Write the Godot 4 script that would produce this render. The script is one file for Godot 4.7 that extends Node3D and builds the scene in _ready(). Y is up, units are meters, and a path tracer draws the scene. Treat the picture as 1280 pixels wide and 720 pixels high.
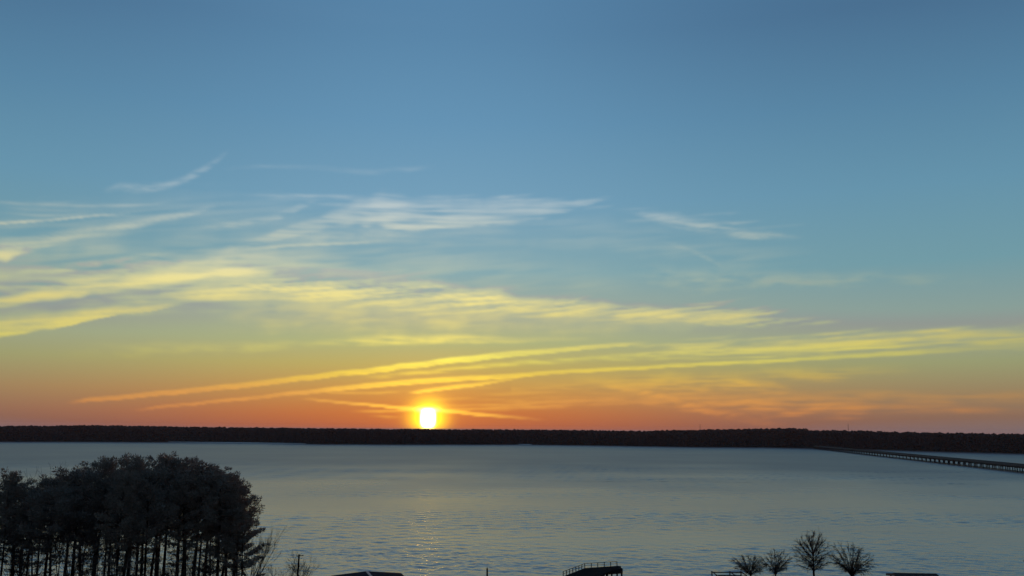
extends Node3D

# A lake at sunset seen from a tall pole on the shore: far wooded shore, causeway bridge,
# pines and bare trees on the near bank, and the tops of a few waterside structures.

const CAMERA_HEIGHT := 27.0
const SUN_AZIMUTH := -5.29      # degrees to the right of straight ahead
const SUN_HEIGHT := 0.64        # degrees above the horizon

var names := {}
var mats := {}


# ---------------------------------------------------------------- naming and tagging
func numbered(called: String) -> String:
	var n: int = names.get(called, 0)
	names[called] = n + 1
	return called if n == 0 else "%s_%03d" % [called, n]

func thing(called: String, label: String, category: String, at := Vector3.ZERO, turn := 0.0, group := "") -> Node3D:
	var o := Node3D.new()
	o.name = numbered(called)
	add_child(o)
	o.position = at
	o.rotation.y = turn
	tag(o, label, category, group)
	return o

func tag(o: Node, label: String, category: String, group := "") -> void:
	o.set_meta("label", label)
	o.set_meta("category", category)
	if group:
		o.set_meta("group", group)

func put(called: String, mesh: Mesh, m: Material, parent: Node = self, at := Vector3.ZERO) -> MeshInstance3D:
	var o := MeshInstance3D.new()
	o.name = numbered(called) if parent == self else called
	o.mesh = mesh
	o.material_override = m
	parent.add_child(o, true)
	o.position = at
	return o

func setting(called: String, mesh: Mesh, m: Material, label: String) -> MeshInstance3D:
	var o := put(called, mesh, m)
	o.set_meta("kind", "structure")
	o.set_meta("label", label)
	return o


# ---------------------------------------------------------------- mesh building
class Shape:
	var v := PackedVector3Array()
	var n := PackedVector3Array()
	var ix := PackedInt32Array()
	var flat_map := false      # maps the water's textures by place

	func tri(a: Vector3, b: Vector3, c: Vector3) -> void:      # clockwise seen from its front
		var k := v.size()
		var nn := (c - a).cross(b - a).normalized()
		v.append(a); v.append(b); v.append(c)
		n.append(nn); n.append(nn); n.append(nn)
		ix.append(k); ix.append(k + 1); ix.append(k + 2)

	func quad(a: Vector3, b: Vector3, c: Vector3, d: Vector3) -> void:
		var k := v.size()
		var nn := (c - a).cross(b - a).normalized()
		for p in [a, b, c, d]:
			v.append(p)
			n.append(nn)
		for i in [0, 1, 2, 0, 2, 3]:
			ix.append(k + i)

	func box(centre: Vector3, size: Vector3, basis := Basis.IDENTITY) -> void:
		var h := size / 2.0
		for f in [[Vector3.RIGHT, Vector3.UP], [Vector3.LEFT, Vector3.UP], [Vector3.UP, Vector3.BACK], [Vector3.DOWN, Vector3.BACK], [Vector3.BACK, Vector3.UP], [Vector3.FORWARD, Vector3.UP]]:
			var out_: Vector3 = f[0]
			var up: Vector3 = f[1]
			var side := up.cross(out_)
			var q := []
			for s in [[-1, -1], [-1, 1], [1, 1], [1, -1]]:
				q.append(centre + basis * ((out_ + side * float(s[0]) + up * float(s[1])) * h))
			quad(q[0], q[1], q[2], q[3])

	func bar(a: Vector3, b: Vector3, wide: float, high: float) -> void:      # a squared timber from a to b
		var along := (b - a).normalized()
		var across := along.cross(Vector3.UP)
		across = Vector3.RIGHT if across.length() < 0.01 else across.normalized()
		var up := across.cross(along)
		box((a + b) / 2.0, Vector3(a.distance_to(b), high, wide), Basis(along, up, across * -1.0 if along.cross(up).dot(across) < 0 else across))

	func tube(pts: Array, radii: Array, sides: int) -> void:
		var k := v.size()
		var rows := pts.size()
		for i in rows:
			var p: Vector3 = pts[i]
			var d: Vector3 = pts[mini(i + 1, rows - 1)] - pts[maxi(i - 1, 0)]
			d = d.normalized()
			var a := d.cross(Vector3(0.31, 0.2, 0.93) if absf(d.y) > 0.6 else Vector3.UP).normalized()
			var b := d.cross(a)
			for s in sides:
				var t := TAU * s / sides
				var out_ := a * cos(t) + b * sin(t)
				v.append(p + out_ * float(radii[i]))
				n.append(out_)
		for i in rows - 1:
			for s in sides:
				var s2 := (s + 1) % sides
				var p0 := k + i * sides + s
				var p1 := k + i * sides + s2
				var p2 := p1 + sides
				var p3 := p0 + sides
				for q in [p0, p1, p2, p0, p2, p3]:
					ix.append(q)

	func blade(p: Vector3, d: Vector3, side: Vector3, normal: Vector3) -> void:   # a spray of needles or leaves, one sliver
		var k := v.size()
		v.append(p - side); v.append(p + d); v.append(p + side)
		n.append(normal); n.append(normal); n.append(normal)
		ix.append(k); ix.append(k + 1); ix.append(k + 2)

	func mesh() -> ArrayMesh:
		var arrays := []
		arrays.resize(Mesh.ARRAY_MAX)
		arrays[Mesh.ARRAY_VERTEX] = v
		arrays[Mesh.ARRAY_NORMAL] = n
		arrays[Mesh.ARRAY_INDEX] = ix
		if flat_map:
			var uv := PackedVector2Array()
			uv.resize(v.size())
			for i in v.size():
				uv[i] = Vector2(v[i].x / 6000.0 + 0.5, (-v[i].z - 100.0) / 1900.0)
			arrays[Mesh.ARRAY_TEX_UV] = uv
		var m := ArrayMesh.new()
		m.add_surface_from_arrays(Mesh.PRIMITIVE_TRIANGLES, arrays)
		return m


func noise(sd: int, freq: float, octaves := 4) -> FastNoiseLite:
	var f := FastNoiseLite.new()
	f.seed = sd
	f.noise_type = FastNoiseLite.TYPE_SIMPLEX_SMOOTH
	f.frequency = freq
	f.fractal_type = FastNoiseLite.FRACTAL_FBM
	f.fractal_octaves = octaves
	return f

func plain(c: Color, rough := 0.9, both := false) -> StandardMaterial3D:      # c in linear values
	var m := StandardMaterial3D.new()
	m.albedo_color = c.linear_to_srgb()
	m.roughness = rough
	m.metallic_specular = 0.3
	if both:
		m.cull_mode = BaseMaterial3D.CULL_DISABLED
	return m

func mottled(a: Color, b: Color, scale: Vector3, sd: int, rough := 0.9) -> StandardMaterial3D:      # two linear tones in a noise
	var m := StandardMaterial3D.new()
	var t := NoiseTexture2D.new()
	t.width = 256; t.height = 256; t.seamless = true
	t.noise = noise(sd, 0.02, 5)
	var g := Gradient.new()
	g.set_color(0, a.linear_to_srgb()); g.set_color(1, b.linear_to_srgb())
	g.set_offset(0, 0.25); g.set_offset(1, 0.75)
	t.color_ramp = g
	m.albedo_texture = t
	m.roughness = rough
	m.metallic_specular = 0.3
	m.uv1_triplanar = true
	m.uv1_world_triplanar = true
	m.uv1_scale = scale
	return m


# ---------------------------------------------------------------- the sky
func table(rows: Array, el: float) -> Vector3:       # [elevation, r, g, b (sRGB bytes)], mixed in linear light
	for i in range(1, rows.size()):
		if el <= rows[i][0] or i == rows.size() - 1:
			var a: Array = rows[i - 1]
			var b: Array = rows[i]
			var t := clampf((el - a[0]) / (b[0] - a[0]), 0, 1)
			return lin(a).lerp(lin(b), t)
	return Vector3.ZERO

func lin(r: Array) -> Vector3:
	var c := Color(r[1] / 255.0, r[2] / 255.0, r[3] / 255.0).srgb_to_linear()
	return Vector3(c.r, c.g, c.b)

const NEAR_SUN := [[0.0, 192, 98, 56], [1.0, 204, 118, 60], [2.2, 206, 146, 74], [4.0, 194, 173, 98], [5.5, 178, 181, 126], [7.0, 171, 175, 148], [10.0, 136, 170, 176], [14.5, 117, 160, 186], [19.5, 101, 147, 180], [25.0, 89, 133, 168], [40.0, 72, 114, 156], [90.0, 52, 88, 136]]
const ASIDE := [[0.0, 112, 90, 86], [1.0, 136, 108, 90], [2.2, 150, 128, 96], [4.0, 150, 154, 114], [5.5, 150, 160, 138], [7.0, 136, 158, 152], [10.0, 112, 154, 165], [14.5, 100, 146, 170], [19.5, 86, 130, 160], [25.0, 72, 109, 142], [40.0, 62, 102, 142], [90.0, 52, 88, 136]]
const BEHIND := [[0.0, 122, 110, 124], [2.0, 134, 122, 138], [5.0, 136, 138, 156], [10.0, 120, 146, 170], [20.0, 98, 138, 172], [40.0, 72, 114, 158], [90.0, 52, 88, 136]]
const CLOUD := [[0.0, 206, 122, 72], [1.0, 226, 146, 76], [2.2, 232, 164, 82], [3.4, 228, 192, 84], [4.4, 222, 212, 104], [5.5, 224, 210, 120], [7.0, 233, 216, 130], [9.0, 237, 225, 155], [10.5, 222, 217, 178], [14.0, 186, 200, 202], [20.0, 158, 182, 204], [40.0, 140, 170, 200], [90.0, 130, 160, 195]]

func away_from_sun(az: float, el: float) -> float:      # degrees
	var dz := wrapf(az - SUN_AZIMUTH, -180, 180) * cos(deg_to_rad(el))
	var de := el - SUN_HEIGHT
	return sqrt(dz * dz + de * de)

func clear_sky(az: float, el: float, rows: Array) -> Vector3:
	var dz := absf(wrapf(az - SUN_AZIMUTH, -180, 180))
	var near := exp(-pow(dz / 19.0, 2.0))
	var back := smoothstep(35.0, 150.0, dz)
	var c: Vector3 = rows[1].lerp(rows[0], near).lerp(rows[2], back)
	var d := away_from_sun(az, el)
	c += Vector3(0.34, 0.11, 0.0) * exp(-d / 2.0) + Vector3(2.5, 1.75, 0.0) * exp(-pow(d / 0.95, 2.0))
	return c

func cloud_color(az: float, el: float, rows: Vector3) -> Vector3:
	var dz := absf(wrapf(az - SUN_AZIMUTH, -180, 180))
	var c := rows * (1.0 - 0.45 * smoothstep(12.0, 60.0, dz))
	var d := away_from_sun(az, el)
	return c + Vector3(0.6, 0.42, 0.0) * exp(-pow(d / 5.5, 2.0)) + Vector3(1.8, 1.2, 0.1) * exp(-pow(d / 1.0, 2.0))

# The cirrus and contrails: points [azimuth, elevation, half width up, half width down, density], then how soft
# the upper and the lower edge are (1 = all fade), how fibrous, and the fibres' scale along, across and slant.
func clouds() -> Array:
	return [
		# broad veil left
		[[[-33.45, 8.63, 1.72, 2.59, 0.1], [-28.00, 8.94, 2.05, 2.74, 0.2], [-21.98, 9.44, 2.39, 2.40, 0.24], [-15.89, 10.08, 2.73, 2.73, 0.25], [-9.90, 10.37, 2.54, 2.80, 0.2], [-4.21, 10.28, 2.06, 2.58, 0.14], [3.14, 9.58, 1.55, 2.07, 0.08], [9.34, 9.00, 1.28, 1.53, 0]], 1, 1, 0.7, 0.09, 2.2, 0.1],
		# broad veil mid
		[[[-13.52, 12.22, 1.00, 1.25, 0], [-6.36, 12.80, 1.53, 1.54, 0.12], [0.50, 13.18, 1.44, 1.55, 0.12], [6.29, 12.64, 1.28, 1.28, 0.08], [13.44, 11.43, 1.25, 1.26, 0.08], [20.64, 10.58, 0.97, 0.97, 0]], 1, 1, 0.8, 0.09, 3, 0.04],
		# broad veil upper left
		[[[-32.87, 10.45, 1.30, 1.52, 0.1], [-27.38, 11.54, 1.60, 1.61, 0.12], [-21.29, 12.87, 1.67, 1.68, 0.12], [-15.58, 13.59, 1.23, 1.74, 0.1], [-11.04, 13.37, 1.01, 1.26, 0]], 1, 1, 0.8, 0.09, 3, 0.15],
		# low left band
		[[[-32.37, 5.05, 0.87, 0.96, 0.75], [-30.11, 5.37, 0.71, 0.62, 0.8], [-27.75, 5.84, 0.68, 0.41, 0.75], [-26.12, 6.26, 0.56, 0.37, 0.7], [-24.01, 6.72, 0.38, 0.28, 0.55], [-21.82, 7.14, 0.24, 0.19, 0.4], [-20.02, 7.48, 0.15, 0.10, 0]], 0.95, 0.2, 0.35, 0.13, 5, 0.12],
		# left veil
		[[[-32.51, 6.62, 0.35, 0.44, 0.5], [-30.24, 6.89, 0.40, 0.40, 0.55], [-27.47, 7.47, 0.46, 0.41, 0.6], [-24.98, 8.07, 0.66, 0.42, 0.65], [-22.38, 8.69, 0.76, 0.57, 0.8], [-20.13, 9.28, 0.73, 0.68, 0.85], [-17.80, 9.67, 0.79, 0.69, 0.7], [-14.90, 9.94, 0.60, 0.40, 0.35], [-10.92, 10.23, 0.25, 0.20, 0]], 0.9, 0.8, 0.4, 0.12, 4, 0.1],
		# left veil tail
		[[[-27.83, 6.84, 0.27, 0.27, 0], [-23.63, 7.46, 0.28, 0.33, 0.35], [-19.11, 7.83, 0.39, 0.29, 0.35], [-15.30, 8.12, 0.40, 0.40, 0.3], [-11.35, 8.38, 0.25, 0.25, 0]], 0.9, 0.9, 0.45, 0.14, 5, 0.06],
		# feather band
		[[[-21.88, 7.95, 0.38, 0.43, 0.15], [-19.14, 8.31, 0.49, 0.59, 0.45], [-15.81, 8.59, 0.70, 0.70, 0.6], [-12.36, 8.65, 0.91, 0.81, 0.65], [-8.82, 8.67, 0.92, 0.92, 0.6], [-5.21, 8.66, 0.93, 0.93, 0.62], [-2.08, 8.41, 0.83, 0.77, 0.62], [1.05, 8.07, 0.62, 0.57, 0.55], [4.18, 7.82, 0.57, 0.62, 0.5], [7.79, 7.49, 0.56, 0.51, 0.42], [11.33, 7.09, 0.51, 0.46, 0.4], [14.78, 6.77, 0.45, 0.40, 0.45], [18.13, 6.68, 0.29, 0.25, 0.35], [20.91, 6.69, 0.14, 0.14, 0]], 0.95, 0.9, 0.7, 0.11, 6.5, 0.1],
		# feather haze
		[[[-19.53, 7.17, 0.97, 1.46, 0], [-14.29, 7.41, 1.25, 1.75, 0.28], [-8.27, 7.46, 1.43, 1.79, 0.33], [-2.07, 7.37, 1.29, 1.55, 0.28], [4.17, 7.10, 0.93, 1.03, 0.2], [10.32, 6.85, 0.76, 0.76, 0.12], [18.13, 6.53, 0.74, 0.59, 0]], 1, 1, 0.4, 0.2, 2.5, 0.05],
		# high white plume
		[[[-19.05, 10.72, 0.15, 0.15, 0], [-17.40, 11.18, 0.25, 0.25, 0.25], [-15.01, 12.03, 0.35, 0.50, 0.4], [-12.54, 12.83, 0.45, 0.60, 0.45], [-10.53, 13.59, 0.71, 0.91, 0.55], [-8.47, 13.89, 0.96, 1.22, 0.6], [-6.39, 13.92, 1.02, 1.38, 0.6], [-4.28, 13.93, 0.97, 1.28, 0.52], [-2.16, 13.92, 0.92, 0.98, 0.46], [-0.04, 14.05, 0.72, 0.87, 0.4], [2.61, 14.26, 0.51, 0.56, 0.38], [5.00, 14.60, 0.20, 0.26, 0.35], [7.10, 14.92, 0.10, 0.10, 0]], 0.8, 0.35, 0.55, 0.13, 5.5, 0.02],
		# plume underside
		[[[-15.98, 11.77, 0.50, 0.69, 0], [-12.50, 11.98, 0.50, 0.60, 0.2], [-8.95, 12.45, 0.51, 0.46, 0.2], [-4.25, 12.70, 0.41, 0.31, 0]], 1, 1, 0.6, 0.3, 5, 0],
		# thin line
		[[[-19.74, 10.52, 0.15, 0.15, 0], [-17.39, 10.88, 0.20, 0.20, 0.3], [-14.97, 11.24, 0.15, 0.12, 0.4], [-11.98, 11.55, 0.10, 0.10, 0.5], [-9.95, 11.74, 0.08, 0.08, 0.35], [-7.89, 11.93, 0.08, 0.08, 0]], 0.8, 0.6, 0.2, 0.3, 5, 0],
		# left thin line
		[[[-32.90, 10.75, 0.13, 0.09, 0.5], [-30.62, 11.21, 0.13, 0.09, 0.55], [-28.23, 11.68, 0.11, 0.09, 0.5], [-26.15, 12.12, 0.09, 0.09, 0.45], [-24.43, 12.47, 0.09, 0.09, 0.15], [-22.21, 12.93, 0.10, 0.10, 0]], 0.8, 0.5, 0.3, 0.4, 4, 0],
		# left plume
		[[[-32.73, 8.93, 0.61, 0.61, 0.3], [-30.48, 9.66, 0.67, 0.62, 0.42], [-28.53, 10.36, 0.54, 0.41, 0.36], [-26.08, 11.22, 0.42, 0.37, 0.38], [-23.50, 11.94, 0.33, 0.33, 0.33], [-21.27, 12.63, 0.29, 0.29, 0.42], [-19.90, 13.10, 0.24, 0.24, 0.4], [-18.73, 13.44, 0.15, 0.15, 0]], 0.95, 0.85, 0.45, 0.13, 6, 0.16],
		# curl
		[[[-30.86, 9.44, 0.27, 0.36, 0.4], [-30.16, 9.55, 0.40, 0.49, 0.55], [-29.62, 9.75, 0.40, 0.45, 0.4], [-29.23, 9.97, 0.23, 0.23, 0]], 0.9, 0.6, 0.3, 0.5, 5, 0],
		# upper left wisp
		[[[-25.62, 13.70, 0.19, 0.19, 0], [-24.55, 14.01, 0.28, 0.28, 0.25], [-22.76, 14.21, 0.28, 0.38, 0.28], [-21.18, 14.76, 0.29, 0.29, 0.28], [-20.05, 15.46, 0.29, 0.29, 0.25], [-19.14, 16.18, 0.29, 0.29, 0.14], [-18.22, 16.95, 0.19, 0.19, 0]], 0.9, 0.9, 0.55, 0.3, 6, 0.1],
		# middle wisp
		[[[-20.76, 11.90, 0.19, 0.19, 0], [-17.95, 12.37, 0.24, 0.25, 0.22], [-16.03, 12.86, 0.30, 0.25, 0.26], [-14.58, 13.41, 0.35, 0.30, 0.28], [-13.35, 13.94, 0.20, 0.20, 0.2], [-12.60, 14.24, 0.10, 0.10, 0]], 0.9, 0.8, 0.5, 0.3, 6, 0.06],
		# faint line
		[[[-19.11, 15.69, 0.19, 0.14, 0], [-16.21, 16.11, 0.15, 0.15, 0.12], [-12.69, 16.28, 0.20, 0.20, 0.1], [-9.59, 16.22, 0.25, 0.20, 0.14], [-6.98, 16.49, 0.25, 0.20, 0.16], [-4.87, 16.82, 0.20, 0.20, 0]], 1, 1, 0.4, 0.3, 5, 0],
		# left low veil
		[[[-31.90, 8.13, 0.35, 0.44, 0.1], [-28.80, 8.73, 0.36, 0.36, 0.2], [-25.94, 9.36, 0.28, 0.28, 0.25], [-23.36, 9.95, 0.28, 0.24, 0.25], [-20.21, 10.59, 0.24, 0.19, 0]], 1, 1, 0.5, 0.3, 5, 0],
		# left low veil b
		[[[-31.09, 7.63, 0.27, 0.27, 0.3], [-28.71, 7.65, 0.27, 0.23, 0.2], [-26.28, 8.30, 0.37, 0.37, 0.2], [-21.99, 9.68, 0.57, 0.58, 0.22], [-17.36, 10.39, 0.49, 0.49, 0.22], [-11.44, 10.71, 0.30, 0.41, 0]], 1, 1, 0.5, 0.3, 5, 0],
		# right wisps
		[[[6.83, 14.06, 0.20, 0.20, 0], [8.91, 13.70, 0.36, 0.30, 0.2], [10.96, 13.18, 0.56, 0.51, 0.26], [12.98, 12.75, 0.60, 0.55, 0.25], [14.96, 12.31, 0.45, 0.45, 0.25], [16.91, 12.01, 0.30, 0.25, 0.2], [18.83, 11.86, 0.15, 0.15, 0]], 0.95, 0.95, 0.6, 0.16, 6, -0.12],
		# right faint
		[[[9.40, 12.06, 0.20, 0.20, 0], [11.43, 11.40, 0.20, 0.20, 0.1], [12.92, 10.69, 0.20, 0.20, 0.12], [13.90, 10.15, 0.15, 0.15, 0]], 0.9, 0.9, 0.5, 0.35, 6, 0],
		# right faint haze
		[[[6.27, 10.07, 0.72, 0.82, 0], [12.39, 9.70, 0.81, 0.91, 0.12], [18.24, 9.23, 0.59, 0.69, 0.1], [23.74, 9.19, 0.47, 0.57, 0.06], [29.19, 8.59, 0.36, 0.36, 0]], 1, 1, 0.6, 0.3, 4, 0],
		# mid bar
		[[[-13.70, 5.18, 0.15, 0.20, 0], [-11.23, 5.40, 0.30, 0.30, 0.35], [-8.22, 5.62, 0.41, 0.41, 0.55], [-5.15, 5.68, 0.41, 0.36, 0.6], [-2.05, 5.72, 0.31, 0.31, 0.5], [0.55, 5.70, 0.26, 0.21, 0.3], [4.17, 5.76, 0.21, 0.15, 0.12], [7.76, 5.91, 0.15, 0.15, 0]], 0.9, 0.7, 0.4, 0.25, 5, 0],
		# left green veil
		[[[-27.61, 4.15, 0.64, 0.64, 0], [-21.65, 4.60, 0.48, 0.48, 0.15], [-15.63, 4.97, 0.40, 0.40, 0.25], [-11.23, 5.24, 0.30, 0.30, 0]], 1, 1, 0.4, 0.3, 4, 0],
		# contrail upper
		[[[-26.57, 1.32, 0.09, 0.09, 0], [-25.34, 1.48, 0.14, 0.14, 0.6], [-21.48, 1.96, 0.17, 0.17, 0.7], [-16.93, 2.54, 0.20, 0.20, 0.8], [-12.14, 3.21, 0.20, 0.20, 0.88], [-7.15, 3.88, 0.22, 0.22, 0.92], [-2.03, 4.54, 0.23, 0.23, 0.92], [1.07, 4.88, 0.21, 0.21, 0.85], [4.17, 5.17, 0.17, 0.17, 0.75], [6.74, 5.37, 0.15, 0.15, 0.6], [9.28, 5.56, 0.10, 0.10, 0]], 0.55, 0.25, 0.15, 0.3, 6, 0],
		# contrail lower
		[[[-23.17, 0.92, 0.09, 0.09, 0], [-21.43, 1.16, 0.11, 0.11, 0.5], [-16.89, 1.69, 0.13, 0.13, 0.65], [-14.04, 2.06, 0.15, 0.15, 0.75], [-10.63, 2.51, 0.18, 0.18, 0.85], [-6.11, 2.96, 0.20, 0.20, 0.95], [-2.02, 3.26, 0.18, 0.17, 0.92], [3.13, 3.66, 0.15, 0.15, 0.85], [8.24, 3.94, 0.14, 0.14, 0.8], [13.23, 4.19, 0.13, 0.13, 0.75], [18.04, 4.38, 0.13, 0.13, 0.65], [21.71, 4.55, 0.14, 0.14, 0.5], [26.05, 4.71, 0.14, 0.14, 0.3], [30.88, 4.85, 0.13, 0.13, 0.2]], 0.6, 0.3, 0.15, 0.3, 6, 0],
		# contrail short
		[[[-6.85, 2.24, 0.08, 0.08, 0], [-5.58, 2.38, 0.15, 0.12, 0.9], [-4.06, 2.57, 0.17, 0.15, 0.95], [-2.27, 2.82, 0.15, 0.13, 0.8], [-0.47, 3.12, 0.12, 0.12, 0.5], [1.59, 3.49, 0.10, 0.10, 0]], 0.8, 0.4, 0.2, 0.3, 6, 0],
		# contrail falling
		[[[-13.54, 1.79, 0.07, 0.07, 0], [-12.08, 1.69, 0.10, 0.09, 0.65], [-9.59, 1.50, 0.11, 0.10, 0.75], [-7.58, 1.34, 0.12, 0.11, 0.9], [-6.06, 1.21, 0.15, 0.12, 1], [-4.03, 1.10, 0.15, 0.13, 1], [-1.98, 0.94, 0.13, 0.12, 0.8], [0.06, 0.78, 0.11, 0.10, 0.5], [2.62, 0.55, 0.10, 0.10, 0]], 0.6, 0.3, 0.15, 0.3, 6, 0],
		# thin flat lines
		[[[-10.57, 1.01, 0.07, 0.07, 0], [-8.58, 1.06, 0.08, 0.08, 0.5], [-6.06, 1.13, 0.08, 0.08, 0.6], [-3.01, 1.24, 0.07, 0.07, 0.5], [1.09, 1.40, 0.07, 0.07, 0.3], [6.19, 1.63, 0.07, 0.07, 0]], 0.8, 0.6, 0.2, 0.3, 6, 0],
		# thin flat lines b
		[[[-9.32, 0.75, 0.05, 0.05, 0], [-8.07, 0.75, 0.06, 0.06, 0.5], [-6.66, 0.73, 0.05, 0.05, 0]], 0.8, 0.6, 0.2, 0.3, 6, 0],
		# thin flat lines c
		[[[-13.08, 2.34, 0.07, 0.07, 0], [-11.11, 2.20, 0.10, 0.10, 0.4], [-8.62, 2.19, 0.10, 0.10, 0.35], [-6.09, 2.40, 0.10, 0.10, 0]], 0.8, 0.6, 0.2, 0.3, 6, 0],
		# between lines
		[[[-11.14, 3.03, 0.20, 0.20, 0], [-6.12, 3.52, 0.20, 0.20, 0.35], [-0.99, 4.06, 0.21, 0.21, 0.4], [3.14, 4.42, 0.26, 0.26, 0.4], [8.26, 4.68, 0.25, 0.25, 0.4], [13.26, 4.94, 0.30, 0.25, 0.45], [18.07, 5.11, 0.29, 0.24, 0.45], [22.64, 5.29, 0.29, 0.29, 0.4]], 0.9, 0.9, 0.6, 0.25, 7, 0],
		# right gold band
		[[[9.26, 4.32, 0.25, 0.25, 0], [13.25, 4.69, 0.35, 0.40, 0.35], [17.12, 4.93, 0.44, 0.49, 0.5], [20.38, 5.11, 0.63, 0.68, 0.6], [23.07, 5.18, 0.71, 0.76, 0.66], [25.66, 5.23, 0.65, 0.70, 0.62], [28.15, 5.28, 0.55, 0.59, 0.55], [30.92, 5.34, 0.44, 0.53, 0.5]], 0.9, 0.85, 0.6, 0.1, 8, 0.03],
		# right gold head
		[[[23.54, 5.64, 0.14, 0.14, 0], [25.28, 5.86, 0.14, 0.19, 0.3], [26.04, 5.87, 0.12, 0.14, 0.45], [26.74, 5.75, 0.14, 0.14, 0.25], [29.39, 5.86, 0.18, 0.18, 0.1], [31.74, 6.18, 0.26, 0.22, 0.2]], 0.9, 0.9, 0.5, 0.3, 6, 0],
		# right gold under
		[[[13.22, 3.79, 0.50, 0.50, 0], [17.06, 3.56, 0.59, 0.64, 0.3], [19.85, 3.52, 0.48, 0.48, 0.25], [22.55, 3.67, 0.38, 0.38, 0.1], [25.15, 3.81, 0.37, 0.37, 0]], 1, 0.9, 0.6, 0.2, 6, 0],
		# orange sheet
		[[[0.05, 2.56, 0.51, 0.61, 0.1], [5.18, 2.90, 0.61, 0.61, 0.32], [10.24, 3.10, 0.71, 0.70, 0.42], [14.17, 2.94, 0.65, 0.59, 0.45], [16.79, 2.58, 0.39, 0.39, 0.4], [17.95, 2.33, 0.19, 0.19, 0]], 0.95, 0.8, 0.6, 0.2, 6, 0],
		# orange falling
		[[[4.16, 2.89, 0.15, 0.15, 0], [6.71, 2.70, 0.20, 0.20, 0.4], [8.72, 2.30, 0.25, 0.25, 0.45], [10.71, 1.75, 0.30, 0.30, 0.4], [12.66, 1.21, 0.35, 0.35, 0.35], [15.06, 0.63, 0.34, 0.34, 0.2], [17.86, 0.26, 0.29, 0.29, 0]], 0.9, 0.9, 0.5, 0.3, 6, 0.2],
		# orange low sheet
		[[[-4.03, 1.20, 0.30, 0.30, 0], [2.11, 1.71, 0.41, 0.46, 0.3], [8.22, 2.04, 0.45, 0.45, 0.35], [13.16, 1.75, 0.69, 0.79, 0.4], [17.92, 1.65, 0.78, 0.72, 0.48], [21.11, 1.51, 0.62, 0.66, 0.4], [22.86, 1.36, 0.33, 0.37, 0.2], [25.85, 1.54, 0.23, 0.27, 0.12], [30.65, 1.82, 0.26, 0.26, 0.08]], 0.95, 0.7, 0.6, 0.2, 6, 0.02],
		# orange upper right
		[[[17.01, 2.19, 0.29, 0.29, 0], [21.59, 2.17, 0.38, 0.38, 0.24], [25.89, 2.09, 0.32, 0.37, 0.22], [29.13, 2.10, 0.31, 0.31, 0.16], [32.18, 2.15, 0.26, 0.26, 0.1]], 0.95, 0.7, 0.6, 0.2, 7, 0],
	]

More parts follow.
